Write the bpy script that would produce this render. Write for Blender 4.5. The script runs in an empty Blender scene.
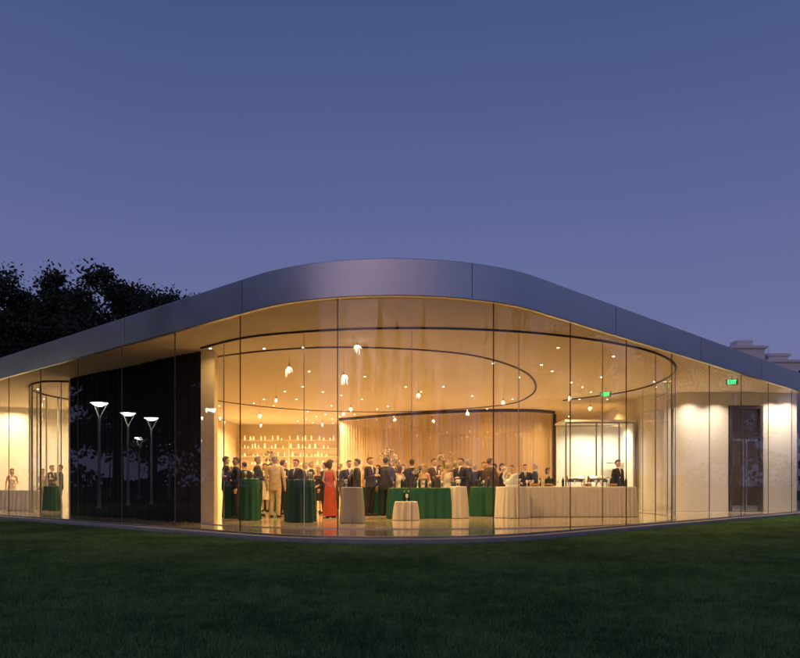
import bpy, bmesh, math, random
from mathutils import Vector, Matrix
from mathutils.bvhtree import BVHTree
random.seed(7)
S = bpy.context.scene
COL = S.collection
R = random.random
def U(a,b): return a+(b-a)*random.random()

# ------------------------------------------------------------------ materials
def mat(name, color, rough=0.6, metal=0.0, emit=None, estr=0.0, noise=0.0, nscale=5.0, bump=0.0, bscale=60.0, spec=0.5, rvar=0.0):
    m = bpy.data.materials.new(name); m.use_nodes = True
    nt = m.node_tree; b = nt.nodes["Principled BSDF"]
    b.inputs["Base Color"].default_value = (*color,1)
    b.inputs["Roughness"].default_value = rough
    b.inputs["Metallic"].default_value = metal
    b.inputs["Specular IOR Level"].default_value = spec
    if emit:
        b.inputs["Emission Color"].default_value = (*emit,1)
        b.inputs["Emission Strength"].default_value = estr
    if noise>0 or bump>0:
        tc = nt.nodes.new("ShaderNodeTexCoord")
    if noise>0:
        n = nt.nodes.new("ShaderNodeTexNoise"); n.inputs["Scale"].default_value = nscale; n.inputs["Detail"].default_value=6
        nt.links.new(tc.outputs["Object"], n.inputs["Vector"])
        r = nt.nodes.new("ShaderNodeValToRGB")
        r.color_ramp.elements[0].position=0.3; r.color_ramp.elements[1].position=0.7
        r.color_ramp.elements[0].color=(*[max(0,c*(1-noise)) for c in color],1)
        r.color_ramp.elements[1].color=(*[min(1,c*(1+noise)) for c in color],1)
        nt.links.new(n.outputs["Fac"], r.inputs["Fac"])
        nt.links.new(r.outputs["Color"], b.inputs["Base Color"])
        if rvar>0:
            mr=nt.nodes.new("ShaderNodeMapRange"); mr.inputs["From Min"].default_value=.3; mr.inputs["From Max"].default_value=.7
            mr.inputs["To Min"].default_value=max(0,rough-rvar); mr.inputs["To Max"].default_value=rough+rvar
            nt.links.new(n.outputs["Fac"],mr.inputs["Value"]); nt.links.new(mr.outputs["Result"],b.inputs["Roughness"])
    if bump>0:
        n2 = nt.nodes.new("ShaderNodeTexNoise"); n2.inputs["Scale"].default_value=bscale; n2.inputs["Detail"].default_value=4
        nt.links.new(tc.outputs["Object"], n2.inputs["Vector"])
        bp = nt.nodes.new("ShaderNodeBump"); bp.inputs["Strength"].default_value=bump; bp.inputs["Distance"].default_value=0.02
        nt.links.new(n2.outputs["Fac"], bp.inputs["Height"]); nt.links.new(bp.outputs["Normal"], b.inputs["Normal"])
    return m

def glass_mat(name, tint=(0.93,0.96,0.94), f0=0.06, rough=0.0):
    m = bpy.data.materials.new(name); m.use_nodes=True
    nt=m.node_tree; nt.nodes.clear()
    o=nt.nodes.new("ShaderNodeOutputMaterial"); mx=nt.nodes.new("ShaderNodeMixShader")
    t=nt.nodes.new("ShaderNodeBsdfTransparent"); t.inputs["Color"].default_value=(*tint,1)
    g=nt.nodes.new("ShaderNodeBsdfGlossy"); g.inputs["Roughness"].default_value=rough
    lw=nt.nodes.new("ShaderNodeLayerWeight"); lw.inputs["Blend"].default_value=0.5
    pw=nt.nodes.new("ShaderNodeMath"); pw.operation='POWER'; pw.inputs[1].default_value=5
    ml=nt.nodes.new("ShaderNodeMath"); ml.operation='MULTIPLY_ADD'; ml.inputs[1].default_value=1-f0; ml.inputs[2].default_value=f0
    nt.links.new(lw.outputs["Facing"],pw.inputs[0]); nt.links.new(pw.outputs[0],ml.inputs[0]); nt.links.new(ml.outputs[0],mx.inputs[0])
    nt.links.new(t.outputs[0],mx.inputs[1]); nt.links.new(g.outputs[0],mx.inputs[2])
    nt.links.new(mx.outputs[0],o.inputs[0])
    return m

M = {}
M['glass']=glass_mat('facade_glass',(0.94,0.95,0.93),f0=.095)
M['glass2']=glass_mat('inner_glass',(0.97,0.98,0.96),.08)
M['glass3']=glass_mat('partition_glass',(0.95,0.92,0.86),.22)
M['fascia']=mat('brushed_aluminium',(0.74,0.75,0.76),0.38,0.88,noise=0.07,nscale=0.9,rvar=.05)
M['roof']=mat('roof_membrane',(0.3,0.3,0.3),0.9,noise=0.1)
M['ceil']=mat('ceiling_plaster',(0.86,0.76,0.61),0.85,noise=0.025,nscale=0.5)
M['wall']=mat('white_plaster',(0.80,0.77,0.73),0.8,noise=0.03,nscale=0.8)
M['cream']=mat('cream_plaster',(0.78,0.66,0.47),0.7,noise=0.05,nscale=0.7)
M['floor']=mat('polished_concrete',(0.46,0.38,0.29),0.10,noise=0.15,nscale=0.9,rvar=.05)
M['curb']=mat('concrete_curb',(0.40,0.39,0.37),0.7,noise=0.15,nscale=3,bump=0.3)
M['joint']=mat('silicone_joint',(0.09,0.09,0.085),0.5)
M['track']=mat('dark_bronze_track',(0.035,0.028,0.02),0.5)
M['black']=mat('dark_room_black',(0.006,0.005,0.005),0.8,noise=0.3,nscale=2)  # near-black colour stands in for the unlit room behind the inner glass
M['brownblk']=mat('brown_drape',(0.03,0.018,0.011),0.75,noise=0.3,nscale=2)
M['ivory']=mat('ivory_sheet',(0.70,0.54,0.36),0.55,noise=0.10,nscale=0.6)  # beige for the back glass reflections, reused on the corridor wall
M['steel']=mat('stainless_steel',(0.6,0.59,0.57),0.25,1.0)
M['darksteel']=mat('dark_steel',(0.22,0.20,0.18),0.35,0.9)
M['doorglass']=glass_mat('door_glass',(0.6,0.58,0.55),.10)
M['lamp']=mat('lamp_lens',(1,0.9,0.7),0.4,emit=(1,0.86,0.58),estr=14)
M['lampw']=mat('pendant_glass',(1,0.95,0.85),0.3,emit=(1,0.88,0.62),estr=2.6)
M['glow_vase']=mat('glowing_vase',(0.9,0.75,0.5),0.12,emit=(1,0.78,0.4),estr=1.0)  # emission stands in for the many lights of the far room
M['street']=mat('street_lamp_lens',(1,0.95,0.85),0.4,emit=(1,0.97,0.85),estr=30)
M['exit']=mat('exit_sign_green',(0.02,0.5,0.1),0.4,emit=(0.05,1,0.25),estr=4)
M['exitbox']=mat('exit_sign_housing',(0.5,0.5,0.5),0.5)
M['bark']=mat('bark',(0.05,0.04,0.03),0.9,noise=0.3,nscale=8,bump=0.6)
M['leaf']=mat('leaves',(0.035,0.05,0.025),0.8,noise=0.4,nscale=0.6)
M['metalpole']=mat('pole_paint',(0.75,0.75,0.72),0.5,0.0)
M['skin']=mat('skin',(0.60,0.36,0.25),0.5)
M['shirt']=mat('white_shirt',(0.72,0.70,0.66),0.7)
M['eye']=mat('dark_feature',(0.03,0.02,0.02),0.4)
for n,c in dict(black_suit=(0.018,0.014,0.013),navy_suit=(0.02,0.021,0.035),grey_suit=(0.08,0.07,0.065),brown_suit=(0.08,0.045,0.028),
    cream_suit=(0.60,0.46,0.29),red_dress=(0.48,0.07,0.025),black_dress=(0.018,0.012,0.012),teal_dress=(0.03,0.14,0.14),tan_dress=(0.4,0.25,0.15),
    white_dress=(0.66,0.60,0.52),shoe=(0.01,0.01,0.01)).items():
    M[n]=mat(n,c,0.75,noise=0.2,nscale=9,bump=.5,bscale=9)
for n,c in dict(hair_dark=(0.02,0.013,0.01),hair_brown=(0.08,0.045,0.02),hair_grey=(0.3,0.28,0.26),hair_blond=(0.35,0.22,0.1)).items():
    M[n]=mat(n,c,0.6,noise=0.2,nscale=30)
M['green']=mat('green_satin',(0.018,0.105,0.062),0.32,noise=0.12,nscale=2)
M['teal']=mat('teal_satin',(0.015,0.08,0.07),0.32,noise=0.12,nscale=2)
M['linen']=mat('white_linen',(0.72,0.68,0.62),0.7,noise=0.04)
M['linen2']=mat('grey_linen',(0.5,0.49,0.48),0.7,noise=0.04)
M['bottle']=mat('bottle_glass',(0.01,0.04,0.015),0.08,spec=0.8)
M['foil']=mat('gold_foil',(0.8,0.5,0.15),0.3,1.0)
M['stem']=mat('plant_stem',(0.05,0.14,0.03),0.6)
M['petal']=mat('flower_petals',(0.75,0.55,0.45),0.6,noise=0.3,nscale=12)
M['ice']=mat('ice',(0.85,0.9,0.93),0.12,spec=0.8)
M['food']=mat('food',(0.45,0.2,0.07),0.6,noise=0.6,nscale=25)
M['wineglass']=mat('wine_glass',(0.8,0.8,0.78),0.06,spec=0.9)
M['apt']=mat('apartment_render',(0.78,0.78,0.76),0.8,noise=0.05)
M['aptwin']=mat('apartment_window',(0.03,0.035,0.05),0.15)

# ------------------------------------------------------------------ helpers
def new_obj(name, verts, faces, mats, midx=None, smooth=False, parent=None, loc=None):
    me=bpy.data.meshes.new(name); me.from_pydata([tuple(v) for v in verts],[],faces)
    for m in mats: me.materials.append(m)
    if midx: me.polygons.foreach_set("material_index",midx)
    if smooth: me.polygons.foreach_set("use_smooth",[True]*len(me.polygons))
    me.update()
    o=bpy.data.objects.new(name,me); COL.objects.link(o)
    if parent: o.parent=parent
    if loc: o.location=loc
    return o
def inst(name, me, loc, rz=0, sc=1, parent=None):
    o=bpy.data.objects.new(name,me); COL.objects.link(o)
    o.location=loc; o.rotation_euler=(0,0,rz); o.scale=(sc,sc,sc) if not isinstance(sc,tuple) else sc
    if parent: o.parent=parent
    return o
def empty(name, loc=(0,0,0)):
    o=bpy.data.objects.new(name,None); COL.objects.link(o); o.location=loc; return o
class MB:
    def __init__(s): s.v=[]; s.f=[]; s.m=[]
    def quad(s,a,b,c,d,m=0):
        i=len(s.v); s.v+= [a,b,c,d]; s.f.append((i,i+1,i+2,i+3)); s.m.append(m)
    def box(s,c,h,m=0,rz=0.0):
        cx,cy,cz=c; hx,hy,hz=h; cs,sn=math.cos(rz),math.sin(rz); i=len(s.v)
        for z in (-hz,hz):
            for x,y in ((-hx,-hy),(hx,-hy),(hx,hy),(-hx,hy)):
                s.v.append((cx+x*cs-y*sn, cy+x*sn+y*cs, cz+z))
        for f in ((3,2,1,0),(4,5,6,7),(0,1,5,4),(1,2,6,5),(2,3,7,6),(3,0,4,7)):
            s.f.append(tuple(i+k for k in f)); s.m.append(m)
    def tube(s,pts,rad,m=0,n=10,flat=1.0,cap=True):
        pts=[Vector(p) for p in pts]; rings=[]
        P=list(pts); Rr=list(rad)
        if cap:
            t0=(pts[0]-pts[1]).normalized(); t1=(pts[-1]-pts[-2]).normalized()
            P=[pts[0]+t0*rad[0]*0.75]+P+[pts[-1]+t1*rad[-1]*0.75]
            Rr=[rad[0]*0.6]+Rr+[rad[-1]*0.6]
        prev=None
        for k,p in enumerate(P):
            t=(P[min(k+1,len(P)-1)]-P[max(k-1,0)]).normalized()
            if prev is None: ref=Vector((0,1,0)) if abs(t.y)<0.9 else Vector((1,0,0))
            else: ref=prev
            u=(ref-t*ref.dot(t)).normalized(); w=t.cross(u); prev=u
            i=len(s.v)
            for a in range(n):
                an=2*math.pi*a/n
                s.v.append(tuple(p+u*(math.cos(an)*Rr[k]*flat)+w*(math.sin(an)*Rr[k])))
            rings.append(i)
        for a,b in zip(rings,rings[1:]):
            for q in range(n):
                s.f.append((a+q,a+(q+1)%n,b+(q+1)%n,b+q)); s.m.append(m)
        s.f.append(tuple(reversed([rings[0]+q for q in range(n)]))); s.m.append(m)
        s.f.append(tuple(rings[-1]+q for q in range(n))); s.m.append(m)
    def loft(s,rings,m=0,n=20):
        ids=[]
        for (cx,cy,cz,rx,ry) in rings:
            i=len(s.v); ids.append(i)
            for a in range(n):
                an=2*math.pi*a/n; s.v.append((cx+math.cos(an)*rx,cy+math.sin(an)*ry,cz))
        for a,b in zip(ids,ids[1:]):
            for q in range(n):
                s.f.append((a+q,a+(q+1)%n,b+(q+1)%n,b+q)); s.m.append(m)
        s.f.append(tuple(reversed([ids[0]+q for q in range(n)]))); s.m.append(m)
        s.f.append(tuple(ids[-1]+q for q in range(n))); s.m.append(m)
    def ball(s,c,r,m=0,sx=1,sy=1,sz=1,n=8):
        rs=[]
        for k in range(1,n):
            ph=-math.pi/2+math.pi*k/n
            rs.append((c[0],c[1],c[2]+math.sin(ph)*r*sz,math.cos(ph)*r*sx,math.cos(ph)*r*sy))
        s.loft(rs,m,n=10)
    def obj(s,name,mats,smooth=False,parent=None,loc=None):
        return new_obj(name,s.v,s.f,mats,s.m,smooth,parent,loc)

# ------------------------------------------------------------------ plan
H=4.43; TOP=5.09; RAD=3.9
dl=Vector((-.727,.687)); dr=Vector((.687,.727))
C0=Vector((0.03,12.05)); C1=C0+dl*38; C2=C1+dr*45; C3=C0+dr*45
def outline(inset=0.0,rad=RAD,seg=28):
    c=[C0+dl*inset+dr*inset, C1-dl*inset+dr*inset, C2-dl*inset-dr*inset, C3+dl*inset-dr*inset]
    out=[]; r=rad-inset
    for k in range(4):
        p=c[k]; a=(c[k-1]-p).normalized(); b=(c[(k+1)%4]-p).normalized()
        cen=p+a*r+b*r
        for j in range(seg+1):
            th=math.pi/2*j/seg
            out.append(cen - b*r*math.cos(th) - a*r*math.sin(th))
    return out
def ribbon(path,z0,z1,closed=True):
    n=len(path); v=[(p[0],p[1],z0) for p in path]+[(p[0],p[1],z1) for p in path]
    f=[]
    for i in range(n if closed else n-1):
        j=(i+1)%n; f.append((i,j,n+j,n+i))
    return v,f
pav=empty('glass_pavilion')
o0=outline(0); 
def strip2(pa,za,pb,zb):
    n=len(pa); v=[(p[0],p[1],za) for p in pa]+[(p[0],p[1],zb) for p in pb]
    return v,[(i,(i+1)%n,n+(i+1)%n,n+i) for i in range(n)]
mb_v=[];mb_f=[]
prof=[(0.10,H-0.02),(0.012,H-0.02),(0.0,H-0.008),(0.0,TOP-0.012),(0.012,TOP),(0.25,TOP)]
for (a,za),(b,zb) in zip(prof,prof[1:]):
    v,f=strip2(outline(a),za,outline(b),zb); k=len(mb_v); mb_v+=v; mb_f+=[tuple(q+k for q in g) for g in f]
fas=new_obj('fascia',mb_v,mb_f,[M['fascia']],parent=pav)
fas.data.polygons.foreach_set("use_smooth",[True]*len(fas.data.polygons))
me=fas.data
bm=bmesh.new(); bm.from_mesh(me); bmesh.ops.remove_doubles(bm,verts=bm.verts,dist=0.0005)
for e in bm.edges:
    if len(e.link_faces)==2 and e.calc_face_angle(0)>0.5: e.smooth=False
bm.to_mesh(me); bm.free()
p=outline(0.25); new_obj('roof',[(q[0],q[1],TOP-0.005) for q in p],[tuple(range(len(p)))],[M['roof']],parent=pav)
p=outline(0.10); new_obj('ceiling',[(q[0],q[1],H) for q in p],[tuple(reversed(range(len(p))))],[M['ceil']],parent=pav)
p=outline(0.02); new_obj('floor',[(q[0],q[1],0) for q in p],[tuple(range(len(p)))],[M['floor']],parent=pav)
mb_v=[];mb_f=[]
prof=[(0.02,-0.004),(-0.14,-0.008),(-0.15,-0.02),(-0.15,-0.3)]
for (a,za),(b,zb) in zip(prof,prof[1:]):
    v,f=strip2(outline(a),za,outline(b),zb); k=len(mb_v); mb_v+=v; mb_f+=[tuple(q+k for q in g) for g in f]
new_obj('curb',mb_v,mb_f,[M['curb']],parent=pav)
gp=outline(0.12)
v,f=ribbon(gp,0.0,H); new_obj('facade_glass',v,f,[M['glass']],smooth=True,parent=pav)

def resample(path,closed=True):
    P=[Vector(q) for q in path]
    if closed: P=P+[P[0]]
    L=[0]
    for a,b in zip(P,P[1:]): L.append(L[-1]+(b-a).length)
    def at(s):
        if closed: s%=L[-1]
        s=max(0,min(L[-1]-1e-6,s))
        lo=0
        for i in range(len(L)-1):
            if L[i+1]>=s: lo=i;break
        t=(s-L[lo])/max(1e-9,L[lo+1]-L[lo]); d=(P[lo+1]-P[lo]).normalized()
        return P[lo].lerp(P[lo+1],t),d
    return at,L[-1]
at,LT=resample(gp)
s_mid=sum((gp[i+1]-gp[i]).length for i in range(14))
jb=MB(); k=0; s=s_mid-0.12+1.27
while k<int(LT/2.55):
    q,d=at(s+k*2.55); jb.box((q.x,q.y,H/2),(0.006,0.010,H/2-0.002),0,math.atan2(d.y,d.x)); k+=1
jb.obj('glass_joints',[M['joint']],parent=pav)
sb=MB()
for a,za,b,zb in ((0.09,0.003,0.09,0.03),(0.09,0.03,0.15,0.03),(0.15,0.03,0.15,0.003)):
    v,f=strip2(outline(a),za,outline(b),zb); kk=len(sb.v); sb.v+=v; sb.f+=[tuple(q+kk for q in g) for g in f]; sb.m+=[0]*len(f)
sb.obj('base_channel',[M['steel']],parent=pav)
ato,LTo=resample(o0); sm=sum((o0[i+1]-o0[i]).length for i in range(14))
jb=MB()
for k in range(-4,int(LTo/5.2)-4):
    q,d=ato(sm-0.12-1.27+k*4.95)
    jb.box((q.x,q.y,(H+TOP)/2),(0.006,0.003,(TOP-H)/2-0.012),0,math.atan2(d.y,d.x))
jb.obj('fascia_seams',[M['joint']],parent=pav)

def catmull(pts,closed=False,n=10):
    P=[Vector(p) for p in pts]; out=[]
    N=len(P)
    for i in range(N if closed else N-1):
        if closed: p0,p1,p2,p3=P[i-1],P[i],P[(i+1)%N],P[(i+2)%N]
        else: p0,p1,p2,p3=P[max(i-1,0)],P[i],P[i+1],P[min(i+2,N-1)]
        for j in range(n):
            t=j/n
            out.append(0.5*((2*p1)+(-p0+p2)*t+(2*p0-5*p1+4*p2-p3)*t*t+(-p0+3*p1-3*p2+p3)*t**3))
    if not closed: out.append(P[-1])
    return out
def wallbox(name,path,z0,z1,th,mts,closed=False,smooth=True,wave=0.0,wl=0.3,parent=pav):
    P=[Vector(q) for q in path]; n=len(P); A=[];B=[]
    acc=0
    for i in range(n):
        a=P[i-1] if (i>0 or closed) else P[i]; b=P[(i+1)%n] if (i<n-1 or closed) else P[i]
        d=(b-a).normalized(); nn=Vector((-d.y,d.x))
        if i>0: acc+=(P[i]-P[i-1]).length
        w=wave*math.sin(acc/wl*2*math.pi)+wave*0.4*math.sin(acc/wl*2.7+1)+wave*.5*math.sin(acc*1.7)
        A.append(P[i]+nn*(th/2+w)); B.append(P[i]-nn*(th/2-w))
    v=[(p.x,p.y,z0) for p in A]+[(p.x,p.y,z1) for p in A]+[(p.x,p.y,z0) for p in B]+[(p.x,p.y,z1) for p in B]
    f=[]
    for i in range(n if closed else n-1):
        j=(i+1)%n
        f+= [(i,j,n+j,n+i),(2*n+j,2*n+i,3*n+i,3*n+j),(n+i,n+j,3*n+j,3*n+i),(j,i,2*n+i,2*n+j)]
    if not closed: f+=[(0,n,3*n,2*n),(n-1,2*n+n-1,3*n+n-1,n+n-1)]
    o=new_obj(name,v,f,mts,parent=parent)
    if smooth:
        bm=bmesh.new(); bm.from_mesh(o.data)
        for ff in bm.faces: ff.smooth=True
        for e in bm.edges:
            if len(e.link_faces)==2 and e.calc_face_angle(0)>0.6: e.smooth=False
        bm.to_mesh(o.data); bm.free()
    return o
def glass_run(name,path,step,s0,gm,top=H-0.05,jw=0.006,jd=0.012,jm='track',closed=False):
    v,f=ribbon(path,0.004,top,closed); new_obj(name+'_wall',v,f,[gm],smooth=True,parent=pav)
    a2,L2=resample(path,closed); jb=MB(); s=s0
    while s<L2:
        q,d=a2(s); jb.box((q.x,q.y,(top)/2+.01),(jw,jd,top/2-0.02),0,math.atan2(d.y,d.x)); s+=step
    jb.obj(name+'_joints',[M[jm]],parent=pav)
B=[(-9.9,24.9),(-7.5,22.3),(-5.0,18.9),(-3.2,17.3),(-0.2,16.5),(3.0,17.0),(6.0,18.9),(7.9,21.6),(8.6,24.6),(8.3,27.6),(6.6,30.4)]
Bp=catmull(B[2:])
wallbox('inner_glass_track',Bp,H-0.04,H-0.002,0.05,[M['track']])
wallbox('inner_glass_sill',Bp,0.003,0.02,0.05,[M['steel']])
glass_run('inner_glass',Bp,2.45,1.1,M['glass2'],jm='steel')
A=[(-4.65,20.0),(-1.75,18.8),(1.3,19.5),(3.16,21.6),(4.4,24.7),(5.0,28.8),(4.3,32.3),(0.5,35),(-4,34.5),(-7.2,31),(-8,26.5),(-7,22.6)]
wallbox('curtain_track',catmull(A,True),H-0.03,H-0.002,0.06,[M['track']],closed=True)
Lr=[(-10.9,24.9),(-11.8,24.9),(-12.8,26.0),(-13.4,27.8),(-13.2,30),(-12,32)]
Lp=catmull(Lr); wallbox('side_glass_track',Lp,H-0.05,H-0.002,0.06,[M['track']])
glass_run('side_glass',Lp,0.8,0.3,M['glass2'],jw=.01,jd=.03,jm='linen')

Z1=H-0.003
wallbox('dark_room_sheet',catmull([(-6.05,20.25),(-7.5,21.6),(-9.0,22.9),(-10.6,24.35)],n=60),0.003,Z1,0.12,[M['black']],wave=0.03,wl=0.32)  # folded black sheet in place of the dark room behind the glass
wallbox('brown_partition',catmull([(-5.15,19.5),(-5.6,19.85),(-6.0,20.2)],n=40),0.003,Z1,0.10,[M['brownblk']],wave=0.03,wl=0.3)
mb=MB(); mb.box((-4.93,19.45,H/2),(0.17,0.19,H/2-0.004),0,0.0); mb.obj('column',[M['cream']],parent=pav)
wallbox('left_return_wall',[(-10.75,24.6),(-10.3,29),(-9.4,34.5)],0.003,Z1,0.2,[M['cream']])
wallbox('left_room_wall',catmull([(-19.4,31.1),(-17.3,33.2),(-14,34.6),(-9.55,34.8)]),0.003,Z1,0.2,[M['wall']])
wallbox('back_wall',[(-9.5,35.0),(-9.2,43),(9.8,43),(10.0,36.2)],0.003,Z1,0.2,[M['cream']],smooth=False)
dp=[(-3.1,38.6),(0,35.9),(3.3,34.2),(5.8,34.0),(7.15,34.9)]
wallbox('ivory_reflection_sheet',catmull([(a,b+.45) for a,b in dp],n=120),0.003,H-0.14,0.05,[M['ivory']],wave=0.014,wl=0.19)  # beige sheet stands in for reflections in the curved back glass
wallbox('partition_rail',catmull(dp,n=12),H-0.13,H-0.004,0.14,[M['track']])
glass_run('partition_glass',catmull(dp),1.25,0.6,M['glass3'],top=H-.14,jw=.006,jd=.012,jm='steel')
wallbox('partition_end_post',[(7.14,34.85),(7.22,34.95)],0.003,H-0.14,0.12,[M['track']],smooth=False)
rw=catmull([(9.9,36.0),(9.6,32),(9.55,29.6),(9.8,28.6),(10.5,28.05),(11.4,27.95),(12.18,28.0)])
wallbox('curved_white_wall',rw,0.003,Z1,0.18,[M['wall']])
wallbox('right_white_wall',[(13.52,28.1),(14.85,28.25)],0.003,Z1,0.18,[M['wall']],smooth=False)
wallbox('lintel_wall',[(12.19,28.02),(13.51,28.09)],3.95,Z1,0.16,[M['wall']],smooth=False)
wallbox('corridor_wall',[(11.0,31.5),(16.5,33.5)],0.003,Z1,0.18,[M['ivory']],smooth=False)
ds=empty('added_glow_shelves',(0,0,0)); mb=MB(); vs=MB()  # added shelves of glowing vases, to give the far room its bright band
for z in (1.7,2.15,2.6,3.05,3.5):
    mb.box((-6.2,42.2,z),(2.7,.22,.012))
    x=-8.7
    while x<-3.7:
        h_=U(.1,.26); r_=U(.03,.075)
        vs.loft([(x,42.15,z+.015,r_*.6,r_*.6),(x,42.15,z+.02+h_*.3,r_,r_),(x,42.15,z+.02+h_*.75,r_*.5,r_*.5),(x,42.15,z+.02+h_,r_*.8,r_*.8)],0,12); x+=U(.15,.5)
for x in (-8.93,-6.2,-3.47): mb.box((x,42.2,1.8),(.02,.2,1.79))
mb.obj('shelves',[M['cream']],parent=ds); vs.obj('glow_vases',[M['glow_vase']],True,parent=ds)
def glazed_door(loc,rz,w=1.28,h=3.93):
    e=empty('glazed_double_door',loc); e.rotation_euler=(0,0,rz)
    fr=MB()
    fr.box((-w/2+0.05,0,h/2),(0.05,0.13,h/2-0.01)); fr.box((w/2-0.05,0,h/2),(0.05,0.13,h/2-0.01)); fr.box((0,0,h-0.06),(w/2-0.1,0.125,0.05))
    fr.box((0,0,2.75),(w/2-0.1,0.10,0.03))
    fr.obj('frame',[M['darksteel']],parent=e)
    lf=MB()
    for sx in (-1,1):
        cx=sx*(w/4-0.028)
        hw=(w/2-0.1)/2-0.006
        lf.box((cx-hw+0.035,0,1.36),(0.035,0.03,1.34)); lf.box((cx+hw-0.035,0,1.36),(0.035,0.03,1.34))
        lf.box((cx,0,2.66),(hw-0.07,0.028,0.04)); lf.box((cx,0,0.12),(hw-0.07,0.028,0.1))
        lf.tube([(sx*0.1,-0.09,0.8),(sx*0.1,-0.09,1.5)],[0.014,0.014])
        lf.box((sx*0.1,-0.055,0.85),(0.012,0.03,0.012)); lf.box((sx*0.1,-0.055,1.45),(0.012,0.03,0.012))
    lf.obj('door_leaves',[M['steel']],parent=e)
    gl=MB(); gl.quad((-w/2+.1,0,0.05),(w/2-.1,0,0.05),(w/2-.1,0,h-0.1),(-w/2+.1,0,h-0.1)); gl.obj('door_glass',[M['doorglass']],parent=e)
glazed_door((12.85,28.05,0.003),0.05)

vt=empty('glass_vitrine_room',(7.9,30.6,0)); mb=MB()
W2,D2,HH=1.35,0.9,3.45
for x in (-W2,-0.15,0.75,W2):
    mb.box((x,-D2,HH/2),(0.025,0.03,HH/2-0.03))
mb.box((0,-D2,HH),(W2+0.03,0.035,0.03)); mb.box((0,-D2,0.06),(W2+0.03,0.035,0.05))
mb.obj('frame',[M['steel']],parent=vt)
mb=MB(); mb.box((0,D2,HH/2+.05),(W2,0.05,HH/2-.06)); mb.box((W2+0.0,0,HH/2+.05),(0.04,D2-0.06,HH/2-.06)); mb.obj('white_panels',[M['wall']],parent=vt)
mb=MB(); mb.box((0,0,HH+0.08),(W2+0.05,D2+0.05,0.04)); mb.obj('top',[M['wall']],parent=vt)
mb=MB(); mb.quad((-W2,-D2,0.1),(W2,-D2,0.1),(W2,-D2,HH),(-W2,-D2,HH)); mb.obj('glass_front',[M['glass2']],parent=vt)
mb=MB()
for k in range(3): mb.box((0.95,0.5,0.7+k*0.6),(0.35,0.2,0.015))
mb.obj('shelves',[M['steel']],parent=vt)

# ------------------------------------------------------------------ lights
def area(name,loc,energy,size,col=(1,0.66,0.34),spread=150):
    l=bpy.data.lights.new(name,'AREA'); l.shape='DISK'; l.size=size; l.energy=energy; l.color=col; l.spread=math.radians(spread)
    o=bpy.data.objects.new(name,l); COL.objects.link(o); o.location=loc; o.parent=pav; return o
WARM=(1,0.61,0.235)
main=[(-3.2,20.6),(-0.8,20.0),(1.6,21.3),(-5.8,24.0),(-3.2,23.6),(-0.6,23.4),(2.2,24.2),(6.6,22.4),(6.9,25.5),(-6.6,27.6),(-3.8,27.2),(-0.8,27.0),(2.0,27.6),(6.5,28.6),
      (-7,31.2),(-4,31.0),(-0.8,31),(2.4,31),(-7.5,36),(-5,36.5),(-7.5,40),(-4.5,40.3),(-1,39),(3,38.5),(8.6,33.2)]
for x,y in main: area('column_fill_lamp',(x,y,H-0.03),104 if y<33 else 130,0.2,WARM)
for x,y in [(0.5,33.3),(3.6,32.9),(6.2,32.8)]: area('column_fill_lamp',(x,y,H-0.03),70,0.16,WARM)
for x,y in [(-6,38.5),(-3.6,38.8),(-7.8,38.2)]: area('column_fill_lamp',(x,y,H-0.03),190,0.2,(1,0.70,0.34))
area('column_fill_lamp',(-4.5,18.75,H-.03),14,.1,WARM)  # added lamp, only brightens the front of the column
for x,y in [(-14.3,29.3),(-16.2,31.4),(-14.2,32.6),(-12.2,32.8),(-12,28.4),(-16.7,32.6)]: area('column_fill_lamp',(x,y,H-0.03),90,0.18,(1,0.72,0.38))
for x,y in [(10.6,27.3),(11.7,27.2),(13.9,27.5),(14.5,27.6)]: area('wall_washer_lamp',(x,y,H-0.03),36,0.12,(1,0.80,0.58),115)
area('column_fill_lamp',(12.6,30.5,H-.03),40,.15,(1,.72,.42))  # added lamp, makes the corridor behind the door glass look warm
for x,y in [(7.5,30.5),(8.6,30.5)]: area('vitrine_lamp',(x,y,3.4),70,0.4,(1,0.92,0.68))
mb=MB(); rg=MB()
pts=[]
for i in range(-10,14):
    for j in range(0,30):
        x=-0.4+i*1.25+(0.6 if j%2 else 0)+U(-.15,.15); y=15.2+j*1.25+U(-.15,.15)
        v2=Vector((x,y))-C0
        if v2.dot(dr)<1.2 or v2.dot(dl)<1.2: continue
        if x<-9.3 or x>9.2 or y>42.5: continue
        if x<-4.9 and y < 19.5-(x+4.9)*0.9+0.6: continue
        if y<18.5 and abs(x)<9: continue
        if min(((x-a)**2+(y-b)**2) for a,b in main)<0.4: continue
        if R()<0.68: continue
        pts.append((x,y))
pts+=[(-13+i*1.3-j*0.6,27+j*1.5+0.5*i) for i in range(2) for j in range(3)]
for x,y in pts:
    mb.loft([(x,y,H-0.012,0.03,0.03),(x,y,H-0.006,0.03,0.03)],0,10)
    rg.loft([(x,y,H-0.005,0.055,0.055),(x,y,H-0.002,0.055,0.055)],0,12)
mb.obj('recessed_light_lenses',[M['lamp']],parent=pav); rg.obj('recessed_light_rings',[M['steel']],parent=pav)

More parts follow.
